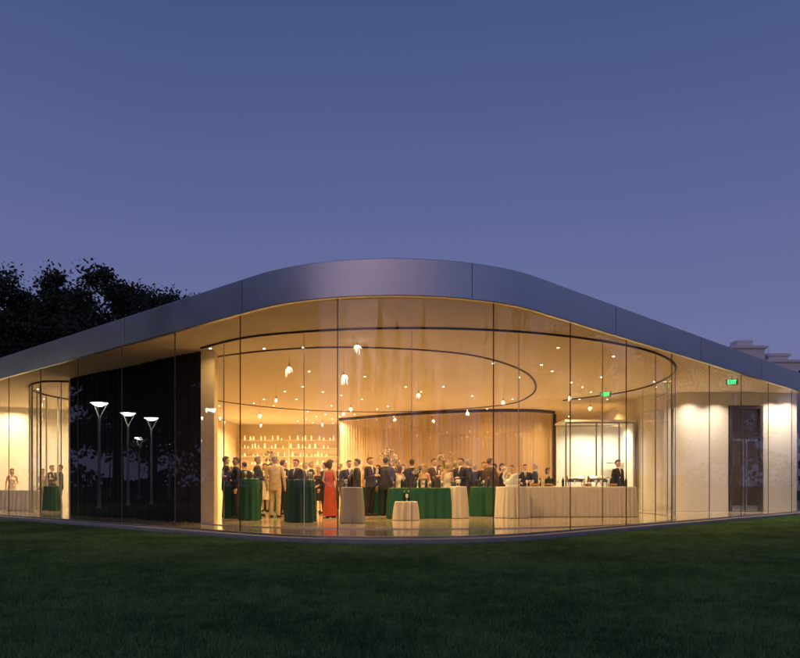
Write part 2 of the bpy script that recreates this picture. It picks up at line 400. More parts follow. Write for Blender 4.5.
def exit_sign(loc):
    e=empty('exit_sign',loc); m=MB(); m.box((0,0,0),(0.19,0.03,0.085)); m.tube([(0,0,0.085),(0,0,H-loc[2]-0.005)],[0.01,0.01]); m.obj('housing',[M['exitbox']],parent=e)
    g=MB()
    z0,z1=-0.06,0.06; y=-0.033
    def bar(x0,za,x1,zb,t=0.008):
        d=Vector((x1-x0,0,zb-za)).normalized(); nn=Vector((-d.z,0,d.x))*t
        g.quad((x0+nn.x,y,za+nn.z),(x0-nn.x,y,za-nn.z),(x1-nn.x,y,zb-nn.z),(x1+nn.x,y,zb+nn.z))
    bar(-.14,z0,-.14,z1); 
    for z in (z0,0,z1): bar(-.131,z,-.08,z)
    bar(-.06,z0,0.0,z1); y=-0.034; bar(-.06,z1,0.0,z0); bar(.035,z0,.035,z1); bar(.095,z0,.095,z1-.01); bar(.06,z1,.13,z1)
    g.obj('letters',[M['exit']],parent=e)
exit_sign((10.55,23.9,4.25)); exit_sign((7.25,26.5,4.18))

def pendant(loc,big=1.0):
    e=empty('pendant_lamp',loc); w=MB(); w.tube([(0,0,0.1),(0,0,H-loc[2]-0.005)],[0.004,0.004],n=6); w.tube([(0,0,0.04),(0,0,0.1)],[0.03,0.02]); w.obj('cable',[M['steel']],parent=e)
    g=MB()
    for k in range(9):
        a=k*2*math.pi/9+U(-.3,.3); r=U(0.02,0.15)*big; l=U(0.06,0.30)*big
        g.tube([(0,0,0.03),(math.cos(a)*r*0.8,math.sin(a)*r*0.8,-l*0.25),(math.cos(a)*r,math.sin(a)*r,-l)],[0.007,0.012,0.003],n=8)
    g.obj('glass_petals',[M['lampw']],True,parent=e)
for x,y,z in [(-1.02,18.0,4.30),(-1.45,19.4,3.8),(-2.95,20.0,4.1)]: pendant((x,y,z),.85)
for x,y,z in [(-4.2,25.5,3.9),(-1.8,27.5,3.8),(0.6,24.5,3.95),(2.6,29,3.8),(5.6,24.8,3.9),(-5.6,30,3.8),(-.2,29.5,3.6),(3.6,26.2,3.9),(-3.4,33,3.7),(1.4,31.5,3.7),(6.9,27.3,3.8),(-6.2,33.5,3.7),(-2.3,30.4,3.9)]: pendant((x,y,z),.55)

# ------------------------------------------------------------------ people
def hand(mb,wr,dirv,side,m=0):
    d=Vector(dirv).normalized(); fr=Vector((0,-1,0)); fr=(fr-d*fr.dot(d)).normalized()
    out=d.cross(fr)
    w=Vector(wr)
    mb.tube([w,w+d*0.05,w+d*0.085],[0.026,0.037,0.034],m,n=10)
    for k,(l,o) in enumerate(((.062,-.026),(.074,-.009),(.07,.009),(.055,.026))):
        b=w+d*0.085+fr*(-o); c1=b+d*l*0.5+out*side*0.006; c2=b+d*l*0.9+out*side*0.025
        mb.tube([w+d*0.07+fr*(-o),b,c1,c2],[0.009,0.0095,0.009,0.0075],m,n=8)
    b=w+d*0.03+fr*0.03
    mb.tube([w+d*0.02+fr*0.015,b,b+d*0.03+fr*0.02,b+d*0.06+fr*0.018+out*side*0.01],[0.013,0.013,0.011,0.009],m,n=8)
def person_mesh(name,female,arms,stance=0.1,hairlong=False,glass=None,skirt=0.5):
    mb=MB(); sh=0.17 if female else 0.2; f=0.9 if female else 1.0
    for sx in (-1,1):
        hx=0.09*sx; fx=stance*sx
        if female:
            mb.tube([(hx,0,.9),(hx*1.0,-.01,.5),(fx,.015,.34),(fx,.02,.09)],[.08,.055,.05,.034],0)
        else:
            mb.tube([(hx,0,.9),((hx+fx)/2,-.015,.5),(fx,.02,.12),(fx,.02,.09)],[.098,.075,.062,.062],2)
        mb.tube([(fx,.05,.042),(fx+0.01*sx,-.05,.045),(fx+0.02*sx,-.15,.034)],[.04,.043,.034],3,n=12)
    if female:
        z=skirt
        mb.loft([(0,0,z,.25 if z<.3 else .2,.2 if z<.3 else .15),(0,0,(z+.9)/2,.2,.15),(0,0,.9,.175,.125),(0,0,1.08,.13,.095),(0,0,1.2,.145,.11),(0,-.015,1.28,.155,.125),(0,0,1.36,.15,.09),(0,0,1.41,.12,.07)],1)
    else:
        mb.loft([(0,0,.78,.19,.125),(0,0,.95,.187,.125),(0,0,1.1,.17,.118),(0,-.005,1.25,.185,.125),(0,0,1.36,.2,.12),(0,0,1.44,.17,.09),(0,0,1.49,.08,.065)],1)
        mb.tube([(0,-.122,1.22),(0,-.108,1.36),(0,-.06,1.48)],[.012,.03,.04],5)
        mb.tube([(0,-.139,1.2),(0,-.14,1.34),(0,-.105,1.46)],[.014,.014,.012],6)
        mb.loft([(0,0,1.47,.07,.065),(0,-.005,1.515,.062,.06)],5)
    for (el,wr),sx in zip(arms,(-1,1)):
        s0=Vector((sh*sx*0.97,0,1.40 if female else 1.415)); el=Vector(el); wr=Vector(wr)
        am=0 if female else 1
        mb.tube([s0,el,wr],[.048*f if female else .062,.038*f if female else .05,.026 if female else .038],am)
        mb.tube([Vector((0.1*sx,0,1.42)),s0],[.06,.055*f],1 if not female else 0)
        d=(wr-el).normalized()
        if not female: mb.tube([wr,wr+d*0.025],[.03,.03],5)
        hand(mb,wr+d*0.02,d,-sx,0)
    mb.tube([(0,.01,1.42),(0,-.005,1.56)],[.05*f,.05*f],0)
    hz=[(0,-.03,1.525,.028,.03),(0,-.022,1.545,.046,.052),(0,-.008,1.58,.063,.078),(0,0,1.625,.072,.09),(0,.004,1.67,.075,.095),(0,.006,1.71,.07,.088),(0,.006,1.745,.048,.06),(0,.006,1.76,.02,.03)]
    mb.loft(hz,0)
    mb.tube([(0,-.092,1.655),(0,-.108,1.622)],[.009,.014],0,n=8)
    for sx in (-1,1):
        mb.tube([(.074*sx,.01,1.65),(.078*sx,.008,1.61)],[.014,.011],0,n=8)
        mb.ball((.028*sx,-.086,1.648),.010,6)
    mb.tube([(-.02,-.086,1.583),(.02,-.086,1.583)],[.006,.006],7,n=6)
    if hairlong:
        mb.loft([(0,.05,1.5,.075,.045),(0,.045,1.58,.085,.07),(0,.035,1.66,.088,.085),(0,.02,1.71,.084,.095),(0,.012,1.755,.062,.075),(0,.01,1.782,.02,.03)],4)
        mb.tube([(-.06,-.05,1.725),(.06,-.05,1.725)],[.03,.03],4)
    else:
        mb.loft([(0,.055,1.6,.058,.045),(0,.035,1.66,.080,.075),(0,.02,1.705,.080,.090),(0,.012,1.745,.06,.074),(0,.01,1.775,.02,.03)],4)
        mb.tube([(-.045,-.055,1.735),(.045,-.055,1.735)],[.024,.024],4)
    if glass:
        g=Vector(glass); mb.tube([g,g+Vector((0,0,.09)),g+Vector((0,0,.1)),g+Vector((0,0,.19))],[.01,.01,.026,.03],5,n=10)
    src=bpy.data.meshes.new(name+'_src'); src.from_pydata([tuple(v) for v in mb.v],[],mb.f); src.update()
    o=bpy.data.objects.new('tmp',src); COL.objects.link(o)
    md=o.modifiers.new('r','REMESH'); md.mode='VOXEL'; md.voxel_size=0.0085; md.adaptivity=0
    sm_=o.modifiers.new('s','SMOOTH'); sm_.factor=0.4; sm_.iterations=2
    dg=bpy.context.evaluated_depsgraph_get(); me=bpy.data.meshes.new_from_object(o.evaluated_get(dg))
    bv=BVHTree.FromPolygons([Vector(v) for v in mb.v],mb.f)
    idx=[]
    for p in me.polygons:
        r=bv.find_nearest(p.center); idx.append(mb.m[r[2]] if r[2] is not None else 0)
    me.materials.clear()
    for k in range(8): me.materials.append(M['skin'])
    me.polygons.foreach_set("material_index",idx); me.polygons.foreach_set("use_smooth",[True]*len(me.polygons))
    me.name=name; me.update()
    bpy.data.objects.remove(o)
    return me
PM={}
PM['m_down']=person_mesh('man_standing',False,(((-.27,.03,1.13),(-.27,-.06,.88)),((.27,.03,1.13),(.26,-.06,.88))))
PM['m_drink']=person_mesh('man_drinking',False,(((-.26,.0,1.13),(-.14,-.26,1.2)),((.27,.04,1.13),(.27,-.03,.88))),stance=.14,glass=(-.12,-.36,1.18))
PM['m_talk']=person_mesh('man_talking',False,(((-.28,.02,1.15),(-.2,-.25,1.08)),((.28,-.02,1.15),(.16,-.25,1.15))),stance=.12)
PM['w_down']=person_mesh('woman_standing',True,(((-.23,.03,1.13),(-.24,-.05,.9)),((.23,.02,1.13),(.1,-.2,1.03))),stance=.08,hairlong=True,skirt=.45)
PM['w_drink']=person_mesh('woman_drinking',True,(((-.23,.02,1.13),(-.12,-.22,1.2)),((.23,.03,1.13),(.24,-.04,.9))),stance=.08,hairlong=False,glass=(-.11,-.3,1.18),skirt=.5)
PM['w_long']=person_mesh('woman_in_long_dress',True,(((-.23,.03,1.13),(-.2,-.12,.94)),((.23,.02,1.13),(.18,-.16,.98))),stance=.08,hairlong=True,skirt=.06)
def person(px,Y,kind,top,bot,hair,rz,sc=1.0):
    X=(px-400)/752*Y
    fem=kind[0]=='w'
    o=inst('woman' if fem else 'man',PM[kind],(X,Y,0.002),rz,sc)
    sl=[M['skin'],M[top],M[bot],M['shoe'],M[hair],M['shirt'],M['eye'],M['brown_suit']]
    for k,m in enumerate(sl):
        o.material_slots[k].link='OBJECT'; o.material_slots[k].material=m
    return o
P_=[(226,22.9,'m_down','black_suit','black_suit','hair_dark',2.0),(236,22.0,'m_drink','black_suit','black_suit','hair_brown',-1.2),
(232,26,'w_drink','tan_dress','tan_dress','hair_blond',1.0),(258,23.4,'m_talk','navy_suit','black_suit','hair_grey',1.4),
(275,22.6,'m_down','cream_suit','cream_suit','hair_grey',3.0),(296,23.2,'m_drink','black_suit','black_suit','hair_dark',-0.6),
(305,25.0,'m_talk','brown_suit','black_suit','hair_grey',0.8),(265,27.5,'w_down','white_dress','white_dress','hair_brown',0.2),
(330,22.3,'w_long','red_dress','red_dress','hair_brown',2.7),(349,23.0,'m_talk','black_suit','black_suit','hair_dark',0.4),(357,22.7,'m_down','black_suit','black_suit','hair_dark',-1.6),
(318,27,'w_down','black_dress','black_dress','hair_blond',-0.3),(370,24.0,'m_drink','black_suit','black_suit','hair_brown',1.0),(378,25.4,'w_drink','black_dress','black_dress','hair_dark',-1.0),
(393,26.5,'m_talk','grey_suit','black_suit','hair_grey',0.2),(412,25.5,'m_down','black_suit','black_suit','hair_dark',3.0),(424,24.3,'w_down','tan_dress','tan_dress','hair_blond',-0.4),
(434,24.8,'m_drink','brown_suit','brown_suit','hair_brown',0.7),(447,24.3,'w_drink','white_dress','white_dress','hair_blond',3.5),(461,24.6,'m_talk','black_suit','black_suit','hair_dark',-0.8),
(469,26.0,'m_down','navy_suit','navy_suit','hair_grey',1.7),(484,25.8,'m_talk','black_suit','black_suit','hair_brown',0.1),(494,26.6,'m_drink','brown_suit','black_suit','hair_dark',-1.3),
(502,28.0,'w_down','black_dress','black_dress','hair_dark',0.6),(403,29.5,'m_down','black_suit','black_suit','hair_brown',-0.7),(285,30,'m_down','black_suit','black_suit','hair_dark',0.5),
(340,30,'m_talk','grey_suit','grey_suit','hair_grey',-0.5),(245,30.5,'m_drink','navy_suit','navy_suit','hair_dark',0.3),(440,29.5,'w_down','teal_dress','teal_dress','hair_brown',0.9),
(365,28.5,'w_drink','tan_dress','tan_dress','hair_blond',2.0),(475,30,'m_down','black_suit','black_suit','hair_grey',2.2),(525,27.5,'m_talk','black_suit','black_suit','hair_dark',0.0),
(618,26.0,'m_down','black_suit','black_suit','hair_dark',0.6),
(283,24.6,'m_talk','black_suit','black_suit','hair_brown',2.4),(244,27.2,'m_down','black_suit','black_suit','hair_dark',-2.2),(311,29,'m_drink','black_suit','black_suit','hair_grey',1.9),
(325,25.4,'m_down','black_suit','black_suit','hair_dark',-2.0),(386,24.0,'m_talk','black_suit','black_suit','hair_dark',2.9),(399,24.4,'w_down','white_dress','white_dress','hair_brown',-2.6),
(455,27.4,'m_drink','grey_suit','grey_suit','hair_grey',2.5),(490,24.9,'m_down','brown_suit','black_suit','hair_brown',2.2),(512,26.2,'w_drink','tan_dress','tan_dress','hair_dark',-0.5),
(535,29.5,'m_drink','black_suit','black_suit','hair_grey',-1.8),(270,32,'m_talk','brown_suit','brown_suit','hair_brown',1.2),(298,33,'w_down','red_dress','red_dress','hair_dark',0.4),
(256,34,'m_down','black_suit','black_suit','hair_dark',0.1),(420,31,'m_drink','black_suit','black_suit','hair_dark',2.8),(548,28.2,'w_down','black_dress','black_dress','hair_brown',1.0),
(52,30.4,'m_talk','black_suit','black_suit','hair_brown',1.2),(60,30.0,'m_drink','navy_suit','black_suit','hair_dark',-1.2),(43,30.8,'w_drink','tan_dress','tan_dress','hair_dark',.4),(12,31.5,'w_down','white_dress','white_dress','hair_brown',0.5)]
for (px,Y,k,t,b,h,rz) in P_: person(px,Y,k,t,b,h,rz,(0.97 if k[0]=='w' else 1.03)*U(.95,1.05))

# ------------------------------------------------------------------ tables
def rrect(w,d,r,n=200):
    pts=[]
    for (cx,cy,a0) in ((w/2-r,d/2-r,0),(-w/2+r,d/2-r,90),(-w/2+r,-d/2+r,180),(w/2-r,-d/2+r,270)):
        for j in range(9):
            a=math.radians(a0+j*90/8); pts.append(Vector((cx+r*math.cos(a),cy+r*math.sin(a))))
    a_,L=resample(pts); return [a_(L*i/n) for i in range(n)],L
def draped_table(name,loc,w,d,h,m,rz=0,r=None,pleat=0.16,amp=0.028,flare=0.05):
    e=empty(name,loc); e.rotation_euler=(0,0,rz)
    if r is None: r=min(w,d)/2-0.001
    per=2*(w+d); n=min(900,int(per/0.015))
    pts,L=rrect(w,d,r,n); kk=max(6,round(L/pleat)); ph=U(0,6)
    V=[];F=[]
    zs=[h,h-0.01,h-0.04,h*0.8,h*0.6,h*0.4,h*0.2,0.012]
    for k,z in enumerate(zs):
        t=0 if k<2 else (h-z)/h
        off=-0.012 if k==0 else 0.0
        for i,(p,dd) in enumerate(pts):
            nn=Vector((dd.y,-dd.x)); s=i/n
            w_=math.sin(s*2*math.pi*kk+ph+0.9*math.sin(s*2*math.pi*3+ph)+t*.8*math.sin(s*2*math.pi*5)); w_=w_*(0.65+0.45*math.sin(s*2*math.pi*round(kk*.37)+ph))
            q=p+nn*(off+flare*t+amp*w_*min(1,t*2.0+ (0.15 if k>1 else 0)))
            V.append((q.x,q.y,z))
    for k in range(len(zs)-1):
        for i in range(n):
            j=(i+1)%n; F.append((k*n+i,(k+1)*n+i,(k+1)*n+j,k*n+j))
    F.append(tuple(range(n)))
    o=new_obj('tablecloth',V,F,[m],parent=e,smooth=True); o.data.polygons[len(F)-1].use_smooth=False
    lg=MB(); lg.tube([(0,0,0.02),(0,0,h-0.03)],[0.03,0.03]); lg.obj('pedestal',[M['darksteel']],parent=e)
    return e
def wpos(px,Y): return ((px-400)/752*Y,Y)
T=[]
def T_(name,px,Y,w,d,h,m,**k):
    x,y=wpos(px,Y); draped_table(name,(x,y,0.002),w,d,h,m,**k); T.append((x,y,w,d,h,k.get('rz',0)))
T_('cocktail_table',250,20.9,.5,.5,1.16,M['green'])
T_('cocktail_table',301,19.9,.72,.72,1.12,M['teal'],amp=.04)
T_('cocktail_table',232,22.2,.45,.45,1.1,M['teal'])
T_('small_draped_table',352,19.4,.55,.55,.92,M['linen2'],amp=.018)
T_('buffet_table',419,22.4,1.8,.8,.90,M['green'],r=.08,pleat=.24,amp=.036)
T_('draped_stand',406,20.9,.62,.4,.52,M['linen'],r=.06)
T_('draped_stand',458,22.2,.5,.5,.94,M['linen'])
T_('cocktail_table',483,24.0,.8,.8,.93,M['green'],amp=.04)
T_('round_buffet_table',512,22.6,.95,.95,.93,M['linen'],pleat=.13,amp=.018)
T_('long_buffet_table',572,23.5,3.8,1.0,.93,M['linen'],r=.08,pleat=.13,amp=.022,rz=0.05)
T_('buffet_table',378,24.6,1.2,.7,.93,M['green'],r=.08)
x,y=wpos(20,29); draped_table('cocktail_table',(x,y,.002),1.2,.8,.8,M['linen'],r=.1)
x,y=wpos(52,28.6); draped_table('cocktail_table',(x,y,.002),.6,.6,.95,M['teal'])

def keep(o):
    me=o.data; bpy.data.objects.remove(o); return me
def lathe(prof,n=16): 
    mb=MB(); mb.loft([(0,0,z,r,r) for r,z in prof],0,n); return mb
mb=lathe([(.037,0),(.038,.02),(.038,.18),(.03,.22),(.014,.25),(.014,.3)])
mb.loft([(0,0,.26,.0155,.0155),(0,0,.305,.0155,.0155)],1,12)
bottle=keep(mb.obj('wine_bottle',[M['bottle'],M['foil']],True))
mb=lathe([(.033,0),(.033,.004),(.005,.01),(.004,.09),(.02,.1),(.036,.13),(.036,.16),(.03,.2)],14)
wg=keep(mb.obj('wine_glass',[M['wineglass']],True))
mb=MB()
mb.box((0,0,.17),(.28,.18,.03))
for sx in (-1,1):
    for sy in (-1,1): mb.tube([(sx*.25,sy*.15,.0),(sx*.25,sy*.15,.15)],[.012,.012],n=8)
rn=[]
for k in range(9):
    a=math.pi*k/8; rn.append((math.cos(a)*.17,.2+math.sin(a)*.14))
i=len(mb.v)
for sx in (-.26,.26):
    for (yy,zz) in rn: mb.v.append((sx,yy,zz))
for k in range(8): mb.f.append((i+k,i+k+1,i+9+k+1,i+9+k)); mb.m.append(0)
mb.f.append(tuple(i+k for k in range(9))); mb.m.append(0); mb.f.append(tuple(reversed([i+9+k for k in range(9)]))); mb.m.append(0)
mb.tube([(-.06,-.17,.3),(.06,-.17,.3)],[.01,.01])
chaf=keep(mb.obj('chafing_dish',[M['steel']]))
mb=MB()
mb.loft([(0,0,0,.14,.14),(0,0,.01,.22,.22),(0,0,.02,.23,.23)],0,20)
for k in range(30):
    a=U(0,6.28); r=U(0,.17); mb.ball((math.cos(a)*r,math.sin(a)*r,.04+U(0,.05)),U(.02,.04),1)
plat=keep(mb.obj('food_platter',[M['steel'],M['food']],True))
def flowers(seed,h):
    random.seed(seed); mb=MB()
    mb.loft([(0,0,0,.06,.06),(0,0,.02,.06,.06),(0,0,h*.45,.03,.03),(0,0,h*.5,.05,.05)],0,16)
    for k in range(18):
        a=U(0,6.28); r=U(.08,.36); zt=h*U(.7,1.1)
        pts=[(0,0,h*.45),(math.cos(a)*r*.3,math.sin(a)*r*.3,(h*.45+zt)/2+.08),(math.cos(a)*r,math.sin(a)*r,zt)]
        mb.tube(pts,[.004,.004,.003],1,n=5)
        for q in range(12):
            c=Vector(pts[2])+Vector((U(-.07,.07),U(-.07,.07),U(-.1,.05))); d1=Vector((U(-1,1),U(-1,1),U(-1,1))).normalized()*U(.025,.045); d2=d1.cross(Vector((U(-1,1),U(-1,1),1))).normalized()*U(.02,.04)
            mb.quad(tuple(c-d1),tuple(c-d2),tuple(c+d1),tuple(c+d2),2 if q<8 else 1)
    return keep(mb.obj('flower_arrangement',[M['wineglass'],M['stem'],M['petal']]))
fl=[flowers(1,1.15),flowers(2,1.0)]
mb=MB()
mb.loft([(0,0,0,.2,.14),(0,0,.05,.2,.14)],0,20)
mb.tube([(-.2,0,.12),(-.05,0,.14),(.13,0,.14),(.26,0,.22)],[.07,.12,.11,.02],0,14)
mb.tube([(-.17,0,.14),(-.26,0,.28),(-.22,0,.42),(-.15,0,.5),(-.17,0,.57),(-.24,0,.57),(-.31,0,.53)],[.06,.04,.032,.03,.034,.03,.01],0,12)
for sy in (-1,1): mb.tube([(-.05,sy*.1,.15),(.08,sy*.14,.3),(.22,sy*.13,.4)],[.08,.09,.015],0,12,flat=.4)
sw=mb.obj('ice_swan_sculpture',[M['ice']],True); x,y=wpos(512,22.6); sw.location=(x,y,.935); 
random.seed(11)
for ti,(x,y,w,d,h,rz) in enumerate(T):
    if w>3 or abs(w-.95)<.01: continue
    nb=3 if w<1 else 12
    for k in range(nb):
        a=U(0,6.28); rr=math.sqrt(R())*.38
        q=(x+math.cos(a)*rr*w, y+math.sin(a)*rr*d, h+.003)
        if R()<.45: inst('wine_bottle',bottle,q,0)
        else: inst('wine_glass',wg,q,0)
for px in (540,546,552,563,620,626,611): 
    x,y=wpos(px,23.5+U(-.2,.2)); inst('wine_bottle',bottle,(x,y,.936))
for px in (575,597): x,y=wpos(px,23.7); inst('chafing_dish',chaf,(x,y,.936),.05)
for px in (534,548,612,587): x,y=wpos(px,23.25); inst('food_platter',plat,(x,y,.936),.3,.8)
for k in range(14): x,y=wpos(U(525,628),23.2+U(-.1,.5)); inst('wine_glass',wg,(x,y,.936))
for px,Y,z,i in ((390,24.6,.935,0),(445,26.9,.0,1),(272,28,0,0),(419,22.5,.905,1)):
    x,y=wpos(px,Y)
    if z==0:
        draped_table('cocktail_table',(x,y,.002),.6,.6,1.05,M['green']); z=1.055
    inst('flower_arrangement',fl[i],(x,y,z),1.0,1.0 if Y!=22.5 else .55)

# ------------------------------------------------------------------ outside
lawn=MB(); E=1500
lawn.quad((-E,-E,-.12),(E,-E,-.12),(E,E,-.12),(-E,E,-.12))
gm=bpy.data.materials.new('lawn_soil'); gm.use_nodes=True; nt=gm.node_tree; b=nt.nodes["Principled BSDF"]; b.inputs["Roughness"].default_value=.95; b.inputs["Specular IOR Level"].default_value=.1
tc=nt.nodes.new("ShaderNodeTexCoord")
n1=nt.nodes.new("ShaderNodeTexNoise"); n1.inputs["Scale"].default_value=.5; n1.inputs["Detail"].default_value=8
n2=nt.nodes.new("ShaderNodeTexNoise"); n2.inputs["Scale"].default_value=40; n2.inputs["Detail"].default_value=6
ad=nt.nodes.new("ShaderNodeMath"); ad.operation='ADD'; hf=nt.nodes.new("ShaderNodeMath"); hf.operation='MULTIPLY'; hf.inputs[1].default_value=.5
rp=nt.nodes.new("ShaderNodeValToRGB"); rp.color_ramp.elements[0].position=.35; rp.color_ramp.elements[1].position=.68
rp.color_ramp.elements[0].color=(.03,.06,.02,1); rp.color_ramp.elements[1].color=(.07,.13,.045,1)
for a in (n1,n2): nt.links.new(tc.outputs["Object"],a.inputs["Vector"])
nt.links.new(n1.outputs["Fac"],ad.inputs[0]); nt.links.new(n2.outputs["Fac"],ad.inputs[1]); nt.links.new(ad.outputs[0],hf.inputs[0]); nt.links.new(hf.outputs[0],rp.inputs["Fac"]); nt.links.new(rp.outputs["Color"],b.inputs["Base Color"])
lawn.obj('lawn',[gm])
gmat=bpy.data.materials.new('grass_blades'); gmat.use_nodes=True; nt=gmat.node_tree; b=nt.nodes["Principled BSDF"]; b.inputs["Roughness"].default_value=.6; b.inputs["Specular IOR Level"].default_value=.3
geo=nt.nodes.new("ShaderNodeNewGeometry")
n1=nt.nodes.new("ShaderNodeTexNoise"); n1.inputs["Scale"].default_value=.55; n1.inputs["Detail"].default_value=5
n3=nt.nodes.new("ShaderNodeTexNoise"); n3.inputs["Scale"].default_value=6; n3.inputs["Detail"].default_value=3
ad=nt.nodes.new("ShaderNodeMath"); ad.operation='ADD'; ad2=nt.nodes.new("ShaderNodeMath"); ad2.operation='MULTIPLY_ADD'; ad2.inputs[1].default_value=.45
rp=nt.nodes.new("ShaderNodeValToRGB"); e_=rp.color_ramp.elements
nt.links.new(geo.outputs["Position"],n1.inputs["Vector"]); nt.links.new(geo.outputs["Position"],n3.inputs["Vector"])
nt.links.new(n1.outputs["Fac"],ad.inputs[0]); nt.links.new(n3.outputs["Fac"],ad.inputs[1]); nt.links.new(geo.outputs["Random Per Island"],ad2.inputs[0]); nt.links.new(ad.outputs[0],ad2.inputs[2])
hv=nt.nodes.new("ShaderNodeMath"); hv.operation='MULTIPLY'; hv.inputs[1].default_value=.68
nt.links.new(ad2.outputs[0],hv.inputs[0]); nt.links.new(hv.outputs[0],rp.inputs["Fac"])
e_[0].position=.66; e_[1].position=1.0
e_[0].color=(.065,.155,.045,1); e_[1].color=(.24,.42,.14,1)
nt.links.new(rp.outputs["Color"],b.inputs["Base Color"])
tr_=nt.nodes.new("ShaderNodeBsdfTranslucent"); nt.links.new(rp.outputs["Color"],tr_.inputs["Color"])
mxs=nt.nodes.new("ShaderNodeMixShader"); mxs.inputs[0].default_value=.4
nt.links.new(b.outputs[0],mxs.inputs[1]); nt.links.new(tr_.outputs[0],mxs.inputs[2]); nt.links.new(mxs.outputs[0],nt.nodes["Material Output"].inputs[0])
tiles=[]
for tseed in range(3):
    random.seed(100+tseed); V=[];F=[]
    for k in range(5500):
        x=U(-.52,.52); y=U(-.52,.52); a=U(0,6.28); h=U(.02,.05)*(1.5 if R()<.12 else 1); w=U(.0022,.0042); lx,ly=U(-.03,.03),U(-.03,.03)
        dx,dy=math.cos(a)*w,math.sin(a)*w; i=len(V)
        V+=[(x-dx,y-dy,0),(x+dx,y+dy,0),(x+lx*.4+dx*.8,y+ly*.4+dy*.8,h*.6),(x+lx*.4-dx*.8,y+ly*.4-dy*.8,h*.6),(x+lx,y+ly,h)]
        F+=[(i,i+1,i+2,i+3),(i+3,i+2,i+4)]
    me=bpy.data.meshes.new('grass_tile'); me.from_pydata(V,[],F); me.materials.append(gmat); tiles.append(me)
ge=empty('grass')
random.seed(5)
def outdist(p):
    v2=p-C0; u,w=v2.dot(dr)-RAD,v2.dot(dl)-RAD
    if u<0 and w<0: return math.hypot(u,w)-RAD
    return -min(u,w)-RAD
for iy in range(3,34):
    for ix in range(-20,21):
        if abs(ix)>.56*iy+1.2: continue
        if outdist(Vector((ix,iy)))<1.55: continue
        inst('grass_patch',tiles[random.randrange(3)],(ix,iy,-.12),random.randrange(4)*math.pi/2,1,ge)
for off in (.68,1.66):
    pa=outline(-off); ag,Lg=resample(pa); s=0
    while s<Lg:
        q,d=ag(s)
        if q.y<33 and abs(q.x)<.56*q.y+1.2:
            inst('grass_patch',tiles[random.randrange(3)],(q.x,q.y,-.121),math.atan2(d.y,d.x)+random.randrange(2)*math.pi,1,ge)
        s+=.98

def tree_mesh(seed,h,cr,leaf=.38,nclump=85,nleaf=220,base=.2):
    random.seed(seed); mb=MB()
    tr=h*.018
    top=Vector((U(-.5,.5),U(-.5,.5),h*.85))
    mb.tube([(0,0,-.2),(U(-.1,.1),U(-.1,.1),h*.2),(top.x*.5,top.y*.5,h*.5),top],[tr*1.3,tr,tr*.6,tr*.12],0,n=10)
    cl=[]
    for k in range(nclump):
        t=U(base,1.0); z=h*t
        prof=math.sin(math.pi*min(1,((t-base)/(1-base))**.75*.93+.07))**.6
        a=U(0,6.28); r=cr*prof*math.sqrt(U(.12,1)); r*=U(.75,1.12)
        c=Vector((math.cos(a)*r,math.sin(a)*r,z+U(-.4,.4))); cl.append((c,U(.55,1.3)*cr*.28))
    for k,(c,rr) in enumerate(cl):
        if k%2==0:
            st=Vector((top.x*.4,top.y*.4,max(h*.15,c.z-(c.xy.length)*.7-h*.03)))
            mid=(st+c)/2+Vector((0,0,-.3)); mb.tube([st,mid,c],[tr*.35,tr*.2,tr*.05],0,n=6)
        for q in range(nleaf):
            d=Vector((random.gauss(0,1),random.gauss(0,1),random.gauss(0,.75)))*rr*.48
            if d.length>rr*1.1: d*=.5
            p=c+d; s_=leaf*U(.5,1.2)
            d1=Vector((U(-1,1),U(-1,1),U(-1,1))).normalized(); d2=d1.cross(Vector((U(-1,1),U(-1,1),U(-1,1)))).normalized()
            mb.quad(tuple(p-d1*s_*.5),tuple(p-d2*s_*.3),tuple(p+d1*s_*.5),tuple(p+d2*s_*.3),1)
    o=mb.obj('tmp_tree',[M['bark'],M['leaf']]); me=o.data; bpy.data.objects.remove(o); me.name='deciduous_tree'; return me
tm=[tree_mesh(21,20,5.2),tree_mesh(22,20,4.5,nclump=75),tree_mesh(23,18,6,nclump=95)]
def pt(px,Y,top,k,sx=1.0):
    X=(px-400)/752*Y; hh=(486-top)/752*Y+1; s=hh/(20.6 if k<2 else 18.8)
    inst('deciduous_tree',tm[k],(X,Y,-.12),U(0,6.28),(s*sx,s*sx,s))
random.seed(3)
pt(8,74,274,0,1.0); pt(50,76,266,1,.95); pt(100,75,263,1,1.05); pt(130,79,278,2,.75); pt(162,82,283,2,.75); pt(188,84,289,2,.5); pt(-40,72,264,0,1.1); pt(28,80,288,2,.85); pt(76,82,282,2,.85)
for k in range(9):
    inst('deciduous_tree',tm[k%3],(-46-U(0,6),-22+k*9+U(-2,2),-.12),U(0,6.28),U(.9,1.15))
for k in range(11):
    inst('deciduous_tree',tm[(k+1)%3],(-57-U(0,6),-26+k*8+U(-2,2),-.12),U(0,6.28),U(1.1,1.35))
for k in range(8):
    inst('deciduous_tree',tm[k%3],(50+U(0,12),-14+k*9,-.12),U(0,6.28),U(.8,1.1))
for k in range(9):
    inst('deciduous_tree',tm[k%3],(-40+k*10+U(-2,2),-42-U(0,8),-.12),U(0,6.28),U(.6,1.0))
random.seed(9); mb=MB()
for k in range(30000):
    a=U(0,6.28); r=U(260,300); hh=9+4*math.sin(a*13)+3*math.sin(a*37+1)
    p=Vector((math.cos(a)*r,math.sin(a)*r,U(0,hh))); s_=U(.7,1.5); d1=Vector((U(-1,1),U(-1,1),U(-1,1))).normalized()*s_; d2=d1.cross(Vector((U(-1,1),U(-1,1),1))).normalized()*s_*.7
    mb.quad(tuple(p-d1),tuple(p-d2),tuple(p+d1),tuple(p+d2))
mb.obj('distant_trees',[M['leaf']])

